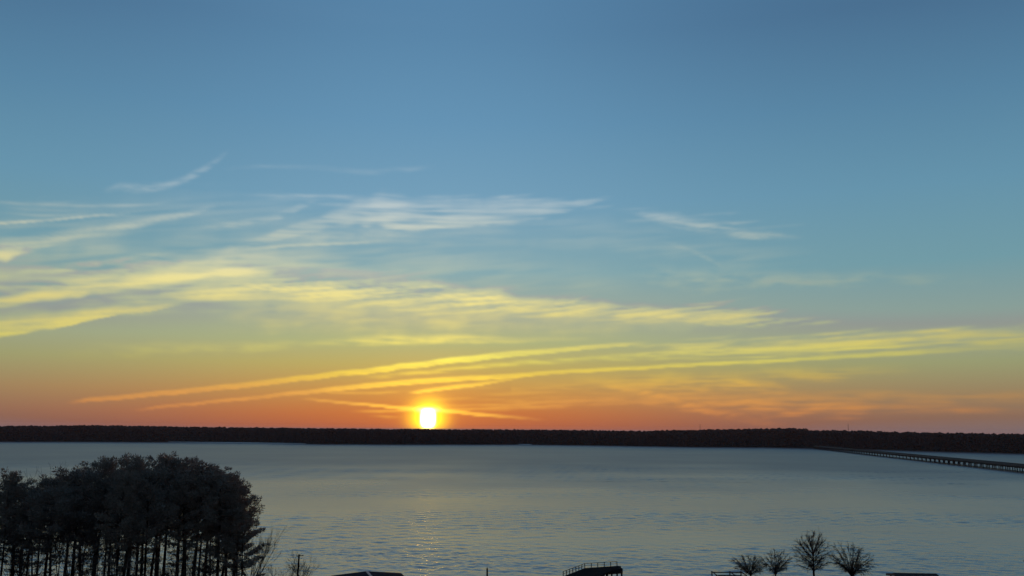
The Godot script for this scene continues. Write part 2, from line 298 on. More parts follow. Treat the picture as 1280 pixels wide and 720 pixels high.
func make_sky() -> PanoramaSkyMaterial:
	var w := 1024
	var h := 512
	var data := PackedFloat32Array()
	data.resize(w * h * 3)
	var wisps := noise(11, 0.55, 5)
	var banks := noise(12, 0.16, 3)
	for y in h:
		var el := 90.0 - (y + 0.5) / h * 180.0
		var e := maxf(el, 0.0)
		var rows := [table(NEAR_SUN, e), table(ASIDE, e), table(BEHIND, e)]
		var cl := table(CLOUD, e)
		var up := sin(deg_to_rad(e))
		for x in w:
			var az := (x + 0.5) / w * 360.0 - 180.0
			var c := clear_sky(az, e, rows)
			if el > 0.0:      # the same thin cirrus goes on round the rest of the sky
				var inside := (1.0 - smoothstep(31.0, 40.0, absf(az))) * (1.0 - smoothstep(24.0, 32.0, e))
				if inside < 1.0:
					var q := cos(deg_to_rad(e)) / (up + 0.09)
					var px := sin(deg_to_rad(az)) * q
					var pz := cos(deg_to_rad(az)) * q
					var s := wisps.get_noise_2d(px * 0.55 + pz * 0.12, pz * 2.6 - px * 0.5) * 0.8 + banks.get_noise_2d(px + 7.0, pz * 1.6) * 0.9
					var k := smoothstep(0.02, 0.75, s) * 0.55 * (1.0 - inside)
					if k > 0.0:
						c = c.lerp(cloud_color(az, e, cl), k)
			var i := (y * w + x) * 3
			data[i] = c.x; data[i + 1] = c.y; data[i + 2] = c.z
	var im := Image.create_from_data(w, h, false, Image.FORMAT_RGBF, data.to_byte_array())
	im.resize(4096, 2048, Image.INTERPOLATE_CUBIC)
	# fine work towards the sunset
	var step := 360.0 / 4096.0
	var list := clouds()
	var rng := RandomNumberGenerator.new()
	rng.seed = 24
	# combed strands: [first and last azimuth, elevation there, spread, how many, length, rise per degree, density]
	for s in [[-18.5, 19.0, 8.6, 6.9, 0.75, 60, 5.2, 0.085, 0.42], [-16.0, 6.0, 14.2, 14.6, 0.8, 26, 5.5, 0.06, 0.25], [8.0, 17.0, 13.9, 12.4, 0.5, 14, 4.0, 0.02, 0.2], [8.0, 28.0, 5.0, 5.8, 0.55, 34, 6.0, 0.06, 0.35], [-28.0, -14.0, 8.0, 9.6, 0.6, 22, 6.0, 0.12, 0.3], [-30.0, -20.0, 12.0, 13.6, 0.6, 10, 6.0, 0.12, 0.18], [-4.0, 14.0, 2.0, 2.2, 0.5, 14, 7.0, 0.03, 0.22], [10.0, 28.0, 1.8, 1.5, 0.45, 18, 7.0, 0.0, 0.13]]:
		for i in s[5]:
			var t := rng.randf()
			var az: float = lerpf(s[0], s[1], t)
			var el: float = lerpf(s[2], s[3], t) + rng.randfn() * s[4] * 0.5
			var long: float = s[6] * rng.randf_range(0.5, 1.2)
			var k: float = s[8] * rng.randf_range(0.4, 1.2)
			var rise: float = s[7] * rng.randf_range(0.6, 1.4)
			var thick := rng.randf_range(0.07, 0.13)
			list.append([[[az - long * 0.5, el - long * rise * 0.25, 0.05, 0.06, 0.0], [az - long * 0.15, el - long * rise * 0.12, thick, thick * 1.3, k], [az + long * 0.2, el + long * rise * 0.2, thick * 0.9, thick, k * 0.8], [az + long * 0.5, el + long * rise * 0.62, 0.05, 0.05, 0.0]], 0.9, 0.9, 0.35, 0.3, 5.0, rise])
	var fibre := noise(21, 1.0, 3)
	fibre.domain_warp_enabled = true
	fibre.domain_warp_amplitude = 0.2
	fibre.domain_warp_frequency = 0.5
	fibre.domain_warp_fractal_type = FastNoiseLite.DOMAIN_WARP_FRACTAL_NONE
	var torn := noise(23, 1.0, 3)
	var puff := noise(22, 0.5, 3)
	var cloud_rows := []
	var sky_rows := []
	for y in 1024:
		var el := 90.0 - (y + 0.5) * step
		cloud_rows.append(table(CLOUD, el))
		sky_rows.append([table(NEAR_SUN, el), table(ASIDE, el), table(BEHIND, el)] if el < 6.0 else [])
	for y in range(1024 - 68, 1024):       # the glow round the sun at full fineness
		var el := 90.0 - (y + 0.5) * step
		for x in range(2048 - 140, 2048 + 20):
			var az := (x + 0.5) * step - 180.0
			var c := clear_sky(az, el, sky_rows[y])
			im.set_pixel(x, y, Color(c.x, c.y, c.z))
	var z := 0
	for cl in list:
		z += 1
		var pts: Array = cl[0]
		var x0 := int((pts[0][0] + 180.0) / step)
		var x1 := int((pts[-1][0] + 180.0) / step)
		var seg := 0
		for x in range(x0, x1 + 1):
			var az := (x + 0.5) * step - 180.0
			while seg < pts.size() - 2 and az > pts[seg + 1][0]:
				seg += 1
			var a: Array = pts[seg]
			var b: Array = pts[seg + 1]
			var before: Array = pts[maxi(seg - 1, 0)]
			var after: Array = pts[mini(seg + 2, pts.size() - 1)]
			var t := clampf((az - a[0]) / (b[0] - a[0]), 0, 1)
			var mid := cubic_interpolate(a[1], b[1], before[1], after[1], t)
			var hu := maxf(lerpf(a[2], b[2], t), 0.04)
			var hd := maxf(lerpf(a[3], b[3], t), 0.04)
			var thin := minf(1.0, (hu + hd) / 0.2)
			hu = maxf(hu, 0.1); hd = maxf(hd, 0.1)
			var dense := lerpf(a[4], b[4], smoothstep(0, 1, t)) * thin
			var wob := puff.get_noise_2d(az * 0.6, z * 31.0) * (hu + hd) * 0.18
			for y in range(int((90.0 - mid - hu * 1.6) / step), mini(1024, int((90.0 - mid + hd * 1.6) / step) + 1)):
				var el := 90.0 - (y + 0.5) * step
				var r := el - mid - wob
				var along: float = (el - az * cl[6])
				var f := fibre.get_noise_2d(az * cl[4] + z * 13.0, along * cl[5] * 0.5)
				var f2 := torn.get_noise_2d(az * cl[4] * 1.5 + z * 5.0, along * cl[5] * 0.24)
				r += (f * 0.4 + f2 * 0.5) * cl[3] * (hu if r > 0.0 else hd)
				var d := absf(r) / (hu if r > 0.0 else hd)
				var edge: float = cl[1] if r > 0.0 else cl[2]
				var k := dense * (1.0 - smoothstep(1.0 - edge, 1.0 + edge * 0.25, d))
				if k <= 0.003:
					continue
				k *= clampf(1.0 + cl[3] * (f * 2.3 + f2 * 1.5 - 0.2), 0.0, 1.6)
				var c := im.get_pixel(x, y)
				var cc := cloud_color(az, el, cloud_rows[y])
				im.set_pixel(x, y, c.lerp(Color(cc.x, cc.y, cc.z), clampf(k, 0.0, 1.0)))
	for y in range(1024 - 30, 1024):       # the sun's own brilliance through thin cloud, cut off by the streak above it
		var el := 90.0 - (y + 0.5) * step
		for x in range(2048 - 90, 2048 - 30):
			var az := (x + 0.5) * step - 180.0
			var dz := absf(az - SUN_AZIMUTH) / 0.33
			var de := absf(el - SUN_HEIGHT) / 0.43
			var g := exp(-pow(dz, 3.4) - pow(de, 3.4)) * 150.0
			g += 4.0 * exp(-pow((az - SUN_AZIMUTH) / 0.66, 4.0) - pow((el - 1.17) / 0.12, 2.0))
			var c := im.get_pixel(x, y)
			im.set_pixel(x, y, Color(c.r + g, c.g + g * 0.54, c.b + g * 0.13))
	var m := PanoramaSkyMaterial.new()
	m.panorama = ImageTexture.create_from_image(im)
	m.filter = true
	return m


# ---------------------------------------------------------------- water
# Smoother in the lee of the bank, ruffled by the wind further out, with gusts and calm lanes.
func water_material() -> StandardMaterial3D:
	var w := 512
	var rough := Image.create_empty(w, w, false, Image.FORMAT_L8)
	var tint := Image.create_empty(w, w, false, Image.FORMAT_RGB8)
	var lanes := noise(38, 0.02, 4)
	var shore_side := Color(0.27, 0.185, 0.178)  # muddy tone, with brighter reflection near shore and pink flare painted in
	var open_side := Color(0.115, 0.066, 0.060)  # darker muddy tone, the same pink flare painted in
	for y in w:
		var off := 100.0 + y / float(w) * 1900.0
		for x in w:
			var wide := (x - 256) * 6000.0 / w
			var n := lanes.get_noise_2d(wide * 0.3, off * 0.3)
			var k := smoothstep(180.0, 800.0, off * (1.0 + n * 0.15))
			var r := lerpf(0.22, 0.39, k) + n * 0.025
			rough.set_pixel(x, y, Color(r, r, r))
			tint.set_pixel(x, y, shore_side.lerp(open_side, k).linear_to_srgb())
	var m := StandardMaterial3D.new()
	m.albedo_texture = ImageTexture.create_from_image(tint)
	m.roughness = 1.0
	m.roughness_texture = ImageTexture.create_from_image(rough)
	m.metallic_specular = 0.5
	m.texture_repeat = false
	return m

# The near water as real waves: wind ripples of many lengths, stronger where gusts touch the lake.
func waves(x0: float, x1: float, dx: float, z0: float, z1: float, dz: float, shortest: float, calm_at: Array, gain: float, m: Material) -> void:
	var rng := RandomNumberGenerator.new()
	rng.seed = 35
	var kx := PackedFloat32Array()
	var kz := PackedFloat32Array()
	var amp := PackedFloat32Array()
	var ph := PackedFloat32Array()
	var brief := []
	for i in 25:
		var long := 1.05 * pow(1.1, i)
		var a := rng.randfn() * 0.95 + 0.2         # about the wind, which blows towards the near bank
		var phase := rng.randf() * TAU
		if long < shortest:
			continue
		var k := TAU / long
		kx.append(sin(a) * k); kz.append(cos(a) * k)
		amp.append(0.024 * gain / k / (1.0 + long * 0.2))
		ph.append(phase)
		brief.append(long < calm_at[2])
	var gust := noise(36, 0.012, 3)
	var streak := noise(37, 0.05, 2)
	var nx := int((x1 - x0) / dx) + 1
	var nz := int((z1 - z0) / dz) + 1
	var s := Shape.new()
	s.v.resize(nx * nz)
	s.n.resize(nx * nz)
	var count := kx.size()
	for j in nz:
		var z := z0 + j * dz
		for i in nx:
			var x := x0 + i * dx
			var g := 0.85 + gust.get_noise_2d(x * 0.45, z) * 1.3 + streak.get_noise_2d(x * 0.3, z) * 0.5
			g = clampf(g, 0.2, 1.7)
			g *= smoothstep(x0, x0 + 20.0, x) * (1.0 - smoothstep(x1 - 20.0, x1, x))
			var fading := smoothstep(calm_at[0], calm_at[1], z)
			var far_fade := smoothstep(-900.0, -640.0, z)
			var h := 0.0
			var sx := 0.0
			var sz := 0.0
			for k in count:
				var q := kx[k] * x + kz[k] * z + ph[k]
				var am := amp[k] * g * (fading if brief[k] else far_fade)
				h += sin(q) * am
				var c := cos(q) * am
				sx += kx[k] * c
				sz += kz[k] * c
			s.v[j * nx + i] = Vector3(x, h, z)
			s.n[j * nx + i] = Vector3(-sx, 1, -sz).normalized()
	s.ix.resize((nx - 1) * (nz - 1) * 6)
	var w := 0
	for j in nz - 1:
		for i in nx - 1:
			var a := j * nx + i
			for q in [a, a + 1, a + nx + 1, a, a + nx + 1, a + nx]:
				s.ix[w] = q
				w += 1
	s.flat_map = true
	setting("water", s.mesh(), m, "rippled grey lake water near the bank")


# ---------------------------------------------------------------- the far shore
# [x, z of the waterline, height of the woods there]
const FAR_SHORE := [[-3400, -1560, 26.0], [-1800, -1500, 26.0], [-1200, -1490, 26.0], [-850, -1498, 26.3], [-745, -1557, 28.7], [-616, -1580, 27.0], [-475, -1579, 26.7], [-320, -1508, 26.1], [-188, -1529, 26.2], [2, -1618, 26.3], [88, -1615, 26.9], [224, -1557, 26.0], [299, -1517, 28.0], [424, -1532, 30.9], [493, -1493, 32.8], [499, -1434, 29.0], [576, -1405, 29.6], [609, -1314, 27.7], [688, -1208, 26.5], [800, -1120, 26.5], [1100, -930, 27.0], [1700, -720, 27.0], [2600, -600, 27.0]]

func shore_at(x: float) -> Vector2:
	for i in range(1, FAR_SHORE.size()):
		if x <= FAR_SHORE[i][0] or i == FAR_SHORE.size() - 1:
			var a: Array = FAR_SHORE[i - 1]
			var b: Array = FAR_SHORE[i]
			var t := clampf((x - a[0]) / float(b[0] - a[0]), 0, 1)
			return Vector2(lerpf(a[1], b[1], t), lerpf(a[2], b[2], t))
	return Vector2.ZERO

func far_shore() -> void:
	var s := Shape.new()
	var wig := noise(41, 0.02, 3)
	var x := -3400.0
	var last := []
	while x <= 2600.0:
		var z := shore_at(x).x + wig.get_noise_1d(x) * 4.0
		var row := [Vector3(x, -0.4, z + 2.0), Vector3(x, 0.7, z - 1.5), Vector3(x, 2.2, z - 40.0), Vector3(x, 11.0 + wig.get_noise_1d(x * 0.3) * 3.0, z - 160.0), Vector3(x, 13.0 + wig.get_noise_1d(x * 0.2 + 90.0) * 3.0, z - 500.0), Vector3(x * 3.0, 12.0, -9000.0)]  # inland points: unseen rise added behind the woods to block the low sun
		if last:
			for i in row.size() - 1:
				s.quad(last[i], last[i + 1], row[i + 1], row[i])
		last = row
		x += 12.0
	setting("far_shore_ground", s.mesh(), mottled(Color(0.05, 0.04, 0.025), Color(0.10, 0.08, 0.05), Vector3(0.03, 0.03, 0.03), 42), "low dark bank of the far shore under the woods, with a rise added behind")
	# pale sheets at the waterline: sky reflection on calm water, painted as colour
	for gleam in [[-600.0, -345.0, 34.0], [14.0, 38.0, 30.0]]:
		var b := Shape.new()
		var prev := []
		for k in 25:
			var t := k / 24.0
			var xx := lerpf(gleam[0], gleam[1], t)
			var wide: float = gleam[2] * (sin(t * PI) * 0.7 + 0.3 * t) * (1.0 - pow(t, 12.0)) + 0.5
			var zz := shore_at(xx).x + 6.0
			var row := [Vector3(xx, 0.05, zz + wide), Vector3(xx, 0.35, zz + wide * 0.4), Vector3(xx, 0.9, zz - 9.0)]
			if prev:
				for i in 2:
					b.quad(prev[i], prev[i + 1], row[i + 1], row[i])
			prev = row
		setting("painted_gleam", b.mesh(), mottled(Color(0.5, 0.46, 0.40), Color(0.62, 0.58, 0.5), Vector3(0.1, 0.1, 0.1), 43), "pale painted sky spit at the waterline of the far shore")
	# the woods: one mass nobody could count
	var rng := RandomNumberGenerator.new()
	rng.seed = 44
	for variant in 3:
		var t := Shape.new()
		t.tube([Vector3.ZERO, Vector3(0, 0.5, 0), Vector3(0, 0.8, 0)], [0.018, 0.014, 0.006], 5)
		for k in 230:
			var up := rng.randf()
			var rad := 0.19 * sqrt(maxf(0.0, 1.0 - pow(absf(up - 0.38) / 0.62, 2.2))) * rng.randf_range(0.45, 1.08)
			var th := rng.randf() * TAU
			var p := Vector3(cos(th) * rad, 0.05 + up * 0.93, sin(th) * rad)
			var d := Vector3(rng.randf_range(-1, 1), rng.randf_range(-0.3, 1.0), rng.randf_range(-1, 1)).normalized() * 0.085
			var side := d.cross(Vector3(rng.randf_range(-1, 1), rng.randf_range(-1, 1), rng.randf_range(-1, 1))).normalized() * 0.042
			t.blade(p - d * 0.5, d, side, side.cross(d).normalized())
		var mm := MultiMesh.new()
		mm.transform_format = MultiMesh.TRANSFORM_3D
		mm.use_colors = true
		mm.mesh = t.mesh()
		var spots := []
		var xx := -1900.0
		while xx < 1700.0:
			for row in 11:
				if rng.randi() % 3 == variant:
					var px := xx + rng.randf_range(-3, 3)
					var sh := shore_at(px)
					var back := row * 8.0 + rng.randf_range(-2.5, 2.5) + 3.0
					var hgt := sh.y - 1.8 + rng.randf_range(-2.6, 0.4) - (5.0 if row == 0 else 0.0) * rng.randf()
					if rng.randf() < 0.05:
						hgt += rng.randf_range(0.3, 1.2)
					spots.append(Transform3D(Basis(Vector3.UP, rng.randf() * TAU).scaled(Vector3(hgt, hgt, hgt) * Vector3(rng.randf_range(1.1, 1.7), 1, rng.randf_range(1.1, 1.7))), Vector3(px, 0.6 + row * 0.15, sh.x - back)))
			xx += 4.8
		mm.instance_count = spots.size()
		for k in spots.size():
			mm.set_instance_transform(k, spots[k])
			var g := rng.randf_range(0.9, 1.1)
			mm.set_instance_color(k, Color(g, g, g))
		var o := MultiMeshInstance3D.new()
		o.name = numbered("forest")
		o.multimesh = mm
		var m := plain([Color(0.040, 0.036, 0.033), Color(0.044, 0.038, 0.034), Color(0.037, 0.035, 0.032)][variant], 0.95, true)
		m.vertex_color_use_as_albedo = true
		o.material_override = m
		add_child(o)
		o.set_meta("kind", "stuff")
		o.set_meta("label", ["dark pine woods along the whole far shore", "bare brown woods mixed into the far shore's trees", "dark undergrowth and cedars of the far woods"][variant])


func mast(at: Vector3, high: float, label: String) -> void:
	var o := thing("radio_mast", label, "radio mast", at, 0.3, "masts above the far woods")
	var steel := plain(Color(0.18, 0.15, 0.14), 0.6)
	for k in 3:
		var a := TAU * k / 3.0
		var s := Shape.new()
		s.tube([Vector3(cos(a) * 1.0, 0, sin(a) * 1.0), Vector3(cos(a) * 0.5, high, sin(a) * 0.5)], [0.14, 0.10], 6)
		put("leg", s.mesh(), steel, o)
	var b := Shape.new()
	var n := int(high / 1.6)
	for i in n:
		for k in 3:
			var a := TAU * (k + (i % 2)) / 3.0
			var c := TAU * (k + 1 - (i % 2)) / 3.0
			var r0 := lerpf(1.0, 0.5, float(i) / n)
			var r1 := lerpf(1.0, 0.5, float(i + 1) / n)
			b.tube([Vector3(cos(a) * r0, high * i / n, sin(a) * r0), Vector3(cos(c) * r1, high * (i + 1) / n, sin(c) * r1)], [0.06, 0.06], 4)
	put("bracing", b.mesh(), steel, o)
	var s2 := Shape.new()
	s2.tube([Vector3(0, high, 0), Vector3(0, high + 2.6, 0)], [0.12, 0.06], 6)
	put("antenna", s2.mesh(), steel, o)


func bridge() -> void:
	var a := Vector3(481, 0, -1415)
	var b := Vector3(302, 0, -250)
	var o := thing("causeway_bridge", "long low road bridge on many pile bents running over the lake to the far woods", "bridge", Vector3.ZERO)
	var along := (b - a).normalized()
	var across := along.cross(Vector3.UP).normalized()
	var concrete := mottled(Color(0.06, 0.055, 0.05), Color(0.10, 0.095, 0.085), Vector3(0.3, 0.3, 0.3), 51)
	var dark := mottled(Color(0.04, 0.037, 0.034), Color(0.07, 0.065, 0.06), Vector3(0.3, 0.3, 0.3), 52)
	var d := Shape.new()
	d.bar(a + Vector3.UP * 4.3, b + Vector3.UP * 4.3, 9.6, 0.5)
	put("deck", d.mesh(), concrete, o)
	for side in [-3.4, 0.0, 3.4]:
		var g := Shape.new()
		g.bar(a + Vector3.UP * 3.62 + across * side, b + Vector3.UP * 3.62 + across * side, 0.6, 0.84)
		put("girder", g.mesh(), dark, o)
	for side in [-4.6, 4.6]:
		var r := Shape.new()
		r.bar(a + Vector3.UP * 4.95 + across * side, b + Vector3.UP * 4.95 + across * side, 0.3, 0.8)
		put("parapet", r.mesh(), concrete, o)
	var pipe := Shape.new()  # one dark bar: a pipeline, with the dark water reflection painted in
	pipe.bar(a + Vector3.UP * 0.75 + across * 5.1, b + Vector3.UP * 0.75 + across * 5.1, 0.5, 0.55)
	put("pipe_and_reflection", pipe.mesh(), dark, o)
	var cap := Shape.new()
	cap.box(Vector3(0, 2.94, 0), Vector3(0.9, 0.5, 10.4))
	var cap_mesh := cap.mesh()
	var pile := Shape.new()
	pile.tube([Vector3(0, -1.5, 0), Vector3(0, 2.68, 0)], [0.36, 0.34], 8)
	var pile_mesh := pile.mesh()
	var count := int(a.distance_to(b) / 13.0)
	var turn := atan2(-along.z, along.x)
	for i in count + 1:
		var p := a.lerp(b, float(i) / count)
		var c := put("pile_cap", cap_mesh, dark, o, p)
		c.rotation.y = turn
		for side in [-3.4, 0.0, 3.4]:
			put("pile", pile_mesh, dark, c, Vector3(0, 0, side))


# ---------------------------------------------------------------- the near bank
func near_bank() -> void:
	var s := Shape.new()
	var wig := noise(61, 0.06, 3)
	var edge := [[-400, -160], [-120, -158], [-85, -157], [-60, -157], [-48, -157.5], [-38, -158], [-10, -159], [40, -160], [90, -162], [400, -170]]
	var last := []
	var x := -400.0
	while x <= 400.0:
		var z := -155.0
		for i in range(1, edge.size()):
			if x <= edge[i][0]:
				var t: float = (x - edge[i - 1][0]) / float(edge[i][0] - edge[i - 1][0])
				z = lerpf(edge[i - 1][1], edge[i][1], smoothstep(0, 1, t))
				break
		z += wig.get_noise_1d(x) * 1.2
		var g := func(zz: float) -> float: return 1.15 + wig.get_noise_2d(x, zz) * 0.12
		var row := [Vector3(x, -0.8, z - 3.0), Vector3(x, 0.35, z), Vector3(x, g.call(z + 4.0), z + 4.0), Vector3(x, g.call(z + 12.0), z + 12.0), Vector3(x, 1.3, -100), Vector3(x, 1.6, 0), Vector3(x, 2.0, 400)]
		if last:
			for i in row.size() - 1:
				s.quad(last[i], row[i], row[i + 1], last[i + 1])
		last = row
		x += 2.5
	setting("near_bank_ground", s.mesh(), mottled(Color(0.07, 0.06, 0.035), Color(0.13, 0.11, 0.06), Vector3(0.12, 0.12, 0.12), 62), "dead winter grass of the near bank")


func pine_shape(sd: int, layered := false) -> Array:      # [trunk, limbs, crown] of a pine 20 m tall
	var rng := RandomNumberGenerator.new()
	rng.seed = sd
	var trunk := Shape.new()
	var limbs := Shape.new()
	var crown := Shape.new()
	var lean := Vector3(rng.randf_range(-0.5, 0.5), 0, rng.randf_range(-0.5, 0.5))
	var spine := func(y: float) -> Vector3:
		var t := y / 20.0
		return lean * (t * t) + Vector3(sin(t * 4.0 + sd) * 0.16, y, cos(t * 3.3 + sd) * 0.16) - Vector3(sin(float(sd)), 0, cos(float(sd))) * 0.16
	var pts := []
	var rad := []
	for i in 13:
		var y := i / 12.0 * 19.6
		pts.append(spine.call(y))
		rad.append(lerpf(0.29, 0.035, pow(i / 12.0, 0.85)) + (0.09 if i == 0 else 0.0))
	trunk.tube(pts, rad, 9)
	var low := 6.0 if layered else 9.4
	var n := 27 if layered else 36
	for i in n:
		var t := (i + rng.randf() * 0.8) / n
		var y := lerpf(low, 19.4, pow(t, 0.85))
		var k := (y - low) / (20.0 - low)
		var reach := (3.7 * pow(sin(clampf(k * 0.86 + 0.14, 0, 1) * PI), 0.55) * rng.randf_range(0.55, 1.25)) if not layered else (3.9 * (1.0 - pow(k, 1.9)) * rng.randf_range(0.55, 1.2) + 0.7)
		if not layered and k < 0.25 and rng.randf() < 0.5:
			reach *= 0.6
		var a := i * 2.4 + rng.randf_range(-0.5, 0.5)
		var dir := Vector3(cos(a), rng.randf_range(-0.1, 0.35) + k * 0.5, sin(a)).normalized()
		var from: Vector3 = spine.call(y)
		var mid := from + dir * reach * 0.55 + Vector3.DOWN * 0.12
		var tip := from + dir * reach + Vector3.UP * reach * 0.12
		limbs.tube([from, mid, tip], [0.065, 0.045, 0.015], 5)
		var clumps := maxi(2, int(reach * 1.15) + 1)
		for c in clumps:
			var u := 1.0 - c / float(clumps) * (0.55 if layered else 0.72)
			var centre := from.lerp(mid, u / 0.55) if u < 0.55 else mid.lerp(tip, (u - 0.55) / 0.45)
			centre += Vector3(rng.randf_range(-0.35, 0.35), rng.randf_range(0.0, 0.35), rng.randf_range(-0.35, 0.35))
			var size := rng.randf_range(0.55, 1.15) * (0.85 if layered else 1.0)
			for b in int((60 if layered else 64) * (0.6 + 0.5 * size)):
				var off := Vector3(rng.randfn(), rng.randfn() * (0.34 if layered else 0.55), rng.randfn()) * size * 0.4
				if off.length() > size * 0.85:
					continue
				var d := (off.normalized() + dir * 0.5 + Vector3.UP * 0.55 + Vector3(rng.randf_range(-1, 1), rng.randf_range(-1, 1), rng.randf_range(-1, 1)) * 0.7).normalized()
				var side := d.cross(Vector3(rng.randf_range(-1, 1), rng.randf_range(-1, 1), rng.randf_range(-1, 1))).normalized()
				crown.blade(centre + off, d * rng.randf_range(0.25, 0.45), side * rng.randf_range(0.05, 0.1), side.cross(d).normalized())
	for i in 18:      # dead stubs below the crown
		var y := rng.randf_range(3.0, 11.0)
		var a := rng.randf() * TAU
		var from: Vector3 = spine.call(y)
		var dir := Vector3(cos(a), rng.randf_range(-0.3, 0.3), sin(a))
		var tip := from + dir * rng.randf_range(0.6, 2.3)
		limbs.tube([from, tip], [0.035, 0.012], 4)
		if rng.randf() < 0.55:      # a few tufts still live on them
			var size := rng.randf_range(0.4, 0.75)
			for b in int(44 * size):
				var off := Vector3(rng.randfn(), rng.randfn() * 0.5, rng.randfn()) * size * 0.42
				var d := (off.normalized() + dir * 0.5 + Vector3.UP * 0.4).normalized()
				var side := d.cross(Vector3(rng.randf_range(-1, 1), rng.randf_range(-1, 1), rng.randf_range(-1, 1))).normalized()
				crown.blade(tip + off, d * rng.randf_range(0.25, 0.45), side * rng.randf_range(0.05, 0.09), side.cross(d).normalized())
	return [trunk.mesh(), limbs.mesh(), crown.mesh()]


# [x, z, height, shape, turn, label]
const PINES := [
	[-69.8, -150.0, 19.7, 0, 0.40, "pine at the left shoulder of the grove's high dome, half behind its neighbour"],
	[-63.3, -140.0, 21.3, 1, 1.90, "second pine along the rising left side of the grove's dome"],
	[-63.6, -146.0, 21.6, 2, 3.30, "pine topping the left part of the grove's dome"],
	[-56.4, -134.0, 21.8, 3, 0.90, "near pine in the dome's left middle, standing before taller ones"],
	[-57.1, -141.0, 21.9, 4, 5.10, "pine with a small knob on top left of the dome's centre"],
	[-58.5, -150.0, 21.8, 0, 2.60, "highest pine crown at the very centre of the grove's dome"],
	[-51.5, -137.0, 21.9, 1, 4.40, "near pine just right of the dome's highest crown"],
	[-52.3, -145.0, 21.6, 2, 0.20, "pine with a flat top right of the dome's centre"],
	[-46.6, -135.0, 21.4, 3, 2.20, "near pine where the dome begins to fall to the right"],
	[-47.0, -142.0, 20.2, 4, 3.90, "pine on the dome's right slope"],
	[-42.3, -133.0, 20.0, 0, 5.50, "near pine on the dome's right slope, bare trunk low down"],
	[-42.8, -139.0, 19.3, 1, 1.20, "pine at the right shoulder with a notch before it"],
	[-43.2, -146.0, 17.8, 5, 2.00, "rightmost tall pine of the grove with tufts sticking out in layers"],
	[-37.8, -131.0, 14.7, 6, 0.70, "short bushy pine at the grove's lower right corner"],
	[-70.8, -128.0, 20.4, 3, 3.10, "leftmost pine crown rising alone at the picture's left edge"],
	[-80.6, -140.0, 19.0, 2, 1.50, "pine cut by the left edge of the picture"],
	[-77.1, -150.0, 17.7, 4, 0.80, "low pine in the dip of the grove right of the bare treetop"],
	[-69.6, -140.0, 18.8, 1, 2.90, "pine in the dip with a small rounded top"],
	[-70.7, -146.0, 18.7, 0, 4.60, "pine at the right end of the dip, below the dome"],
	[-63.0, -133.0, 20.1, 2, 5.90, "near pine joining the dip to the dome"],
	[-79.7, -150.0, 16.3, 3, 5.00, "lowest pine of the dip, behind the bare treetop"],
	[-63.8, -154.0, 19.3, 4, 2.40, "pine by the water behind the dome's left middle"],
	[-58.8, -153.5, 19.4, 3, 0.10, "pine by the water behind the dome's centre"],
	[-54.2, -154.0, 19.1, 1, 3.60, "pine by the water behind the dome's right half"],
	[-67.8, -154.0, 19.0, 0, 1.00, "pine by the water behind the dome's left shoulder"],
	[-49.7, -153.0, 18.1, 2, 4.90, "pine by the water behind the dome's right slope"],
	[-53.8, -126.0, 20.3, 4, 1.70, "near pine whose trunk stands below the dome's left middle"],
	[-50.3, -127.0, 20.5, 2, 2.80, "near pine whose trunk stands below the dome's highest crown"],
	[-47.3, -151.0, 16.7, 2, 0.60, "pine by the water near the grove's right end"],
	[-59.2, -148.0, 18.6, 4, 1.10, "slim pine among the middle trunks"],
	[-41.4, -138.0, 15.7, 6, 3.90, "bushy pine under the rightmost tall pine"],
	[-65.0, -129.0, 18.0, 0, 2.20, "near pine at the dip left of the gap in the trunks"],
	[-72.1, -134.0, 18.3, 1, 0.50, "near pine under the leftmost crown"],
	[-70.9, -131.0, 13.6, 6, 1.10, "young pine under the leftmost crown at the picture's left edge"],
	[-71.3, -138.0, 12.3, 5, 2.20, "young pine below the dip, left of the gap in the trunks"],
	[-60.3, -130.0, 12.6, 5, 4.40, "young pine in front of the trunks under the dome's left shoulder"],
	[-58.1, -136.0, 12.6, 5, 0.60, "young pine before the trunks under the dome's left middle"],
	[-61.2, -151.0, 12.5, 6, 1.70, "young pine by the water under the dome's left middle"],
	[-54.1, -152.0, 12.3, 5, 3.90, "young pine by the water under the dome's right half"],
	[-42.0, -134.0, 12.9, 6, 1.30, "young pine in front of the trunks under the right shoulder"],
	[-59.7, -132.0, 19.2, 0, 2.70, "slim pine whose trunk stands at the dome's left foot"],
	[-58.2, -138.0, 18.7, 2, 0.20, "slim pine whose trunk leans among those of the dome's left middle"],
	[-54.9, -143.0, 18.7, 3, 4.20, "slim pine whose trunk stands close beside its neighbour under the dome's centre"],
	[-46.3, -131.0, 19.2, 1, 5.30, "slim pine whose trunk stands alone under the dome's right half"],
	[-50.4, -149.0, 17.8, 4, 1.90, "slim pine by the water under the dome's right slope"],
	[-39.8, -132.0, 18.0, 0, 3.00, "slim near pine under the grove's right shoulder"],
]

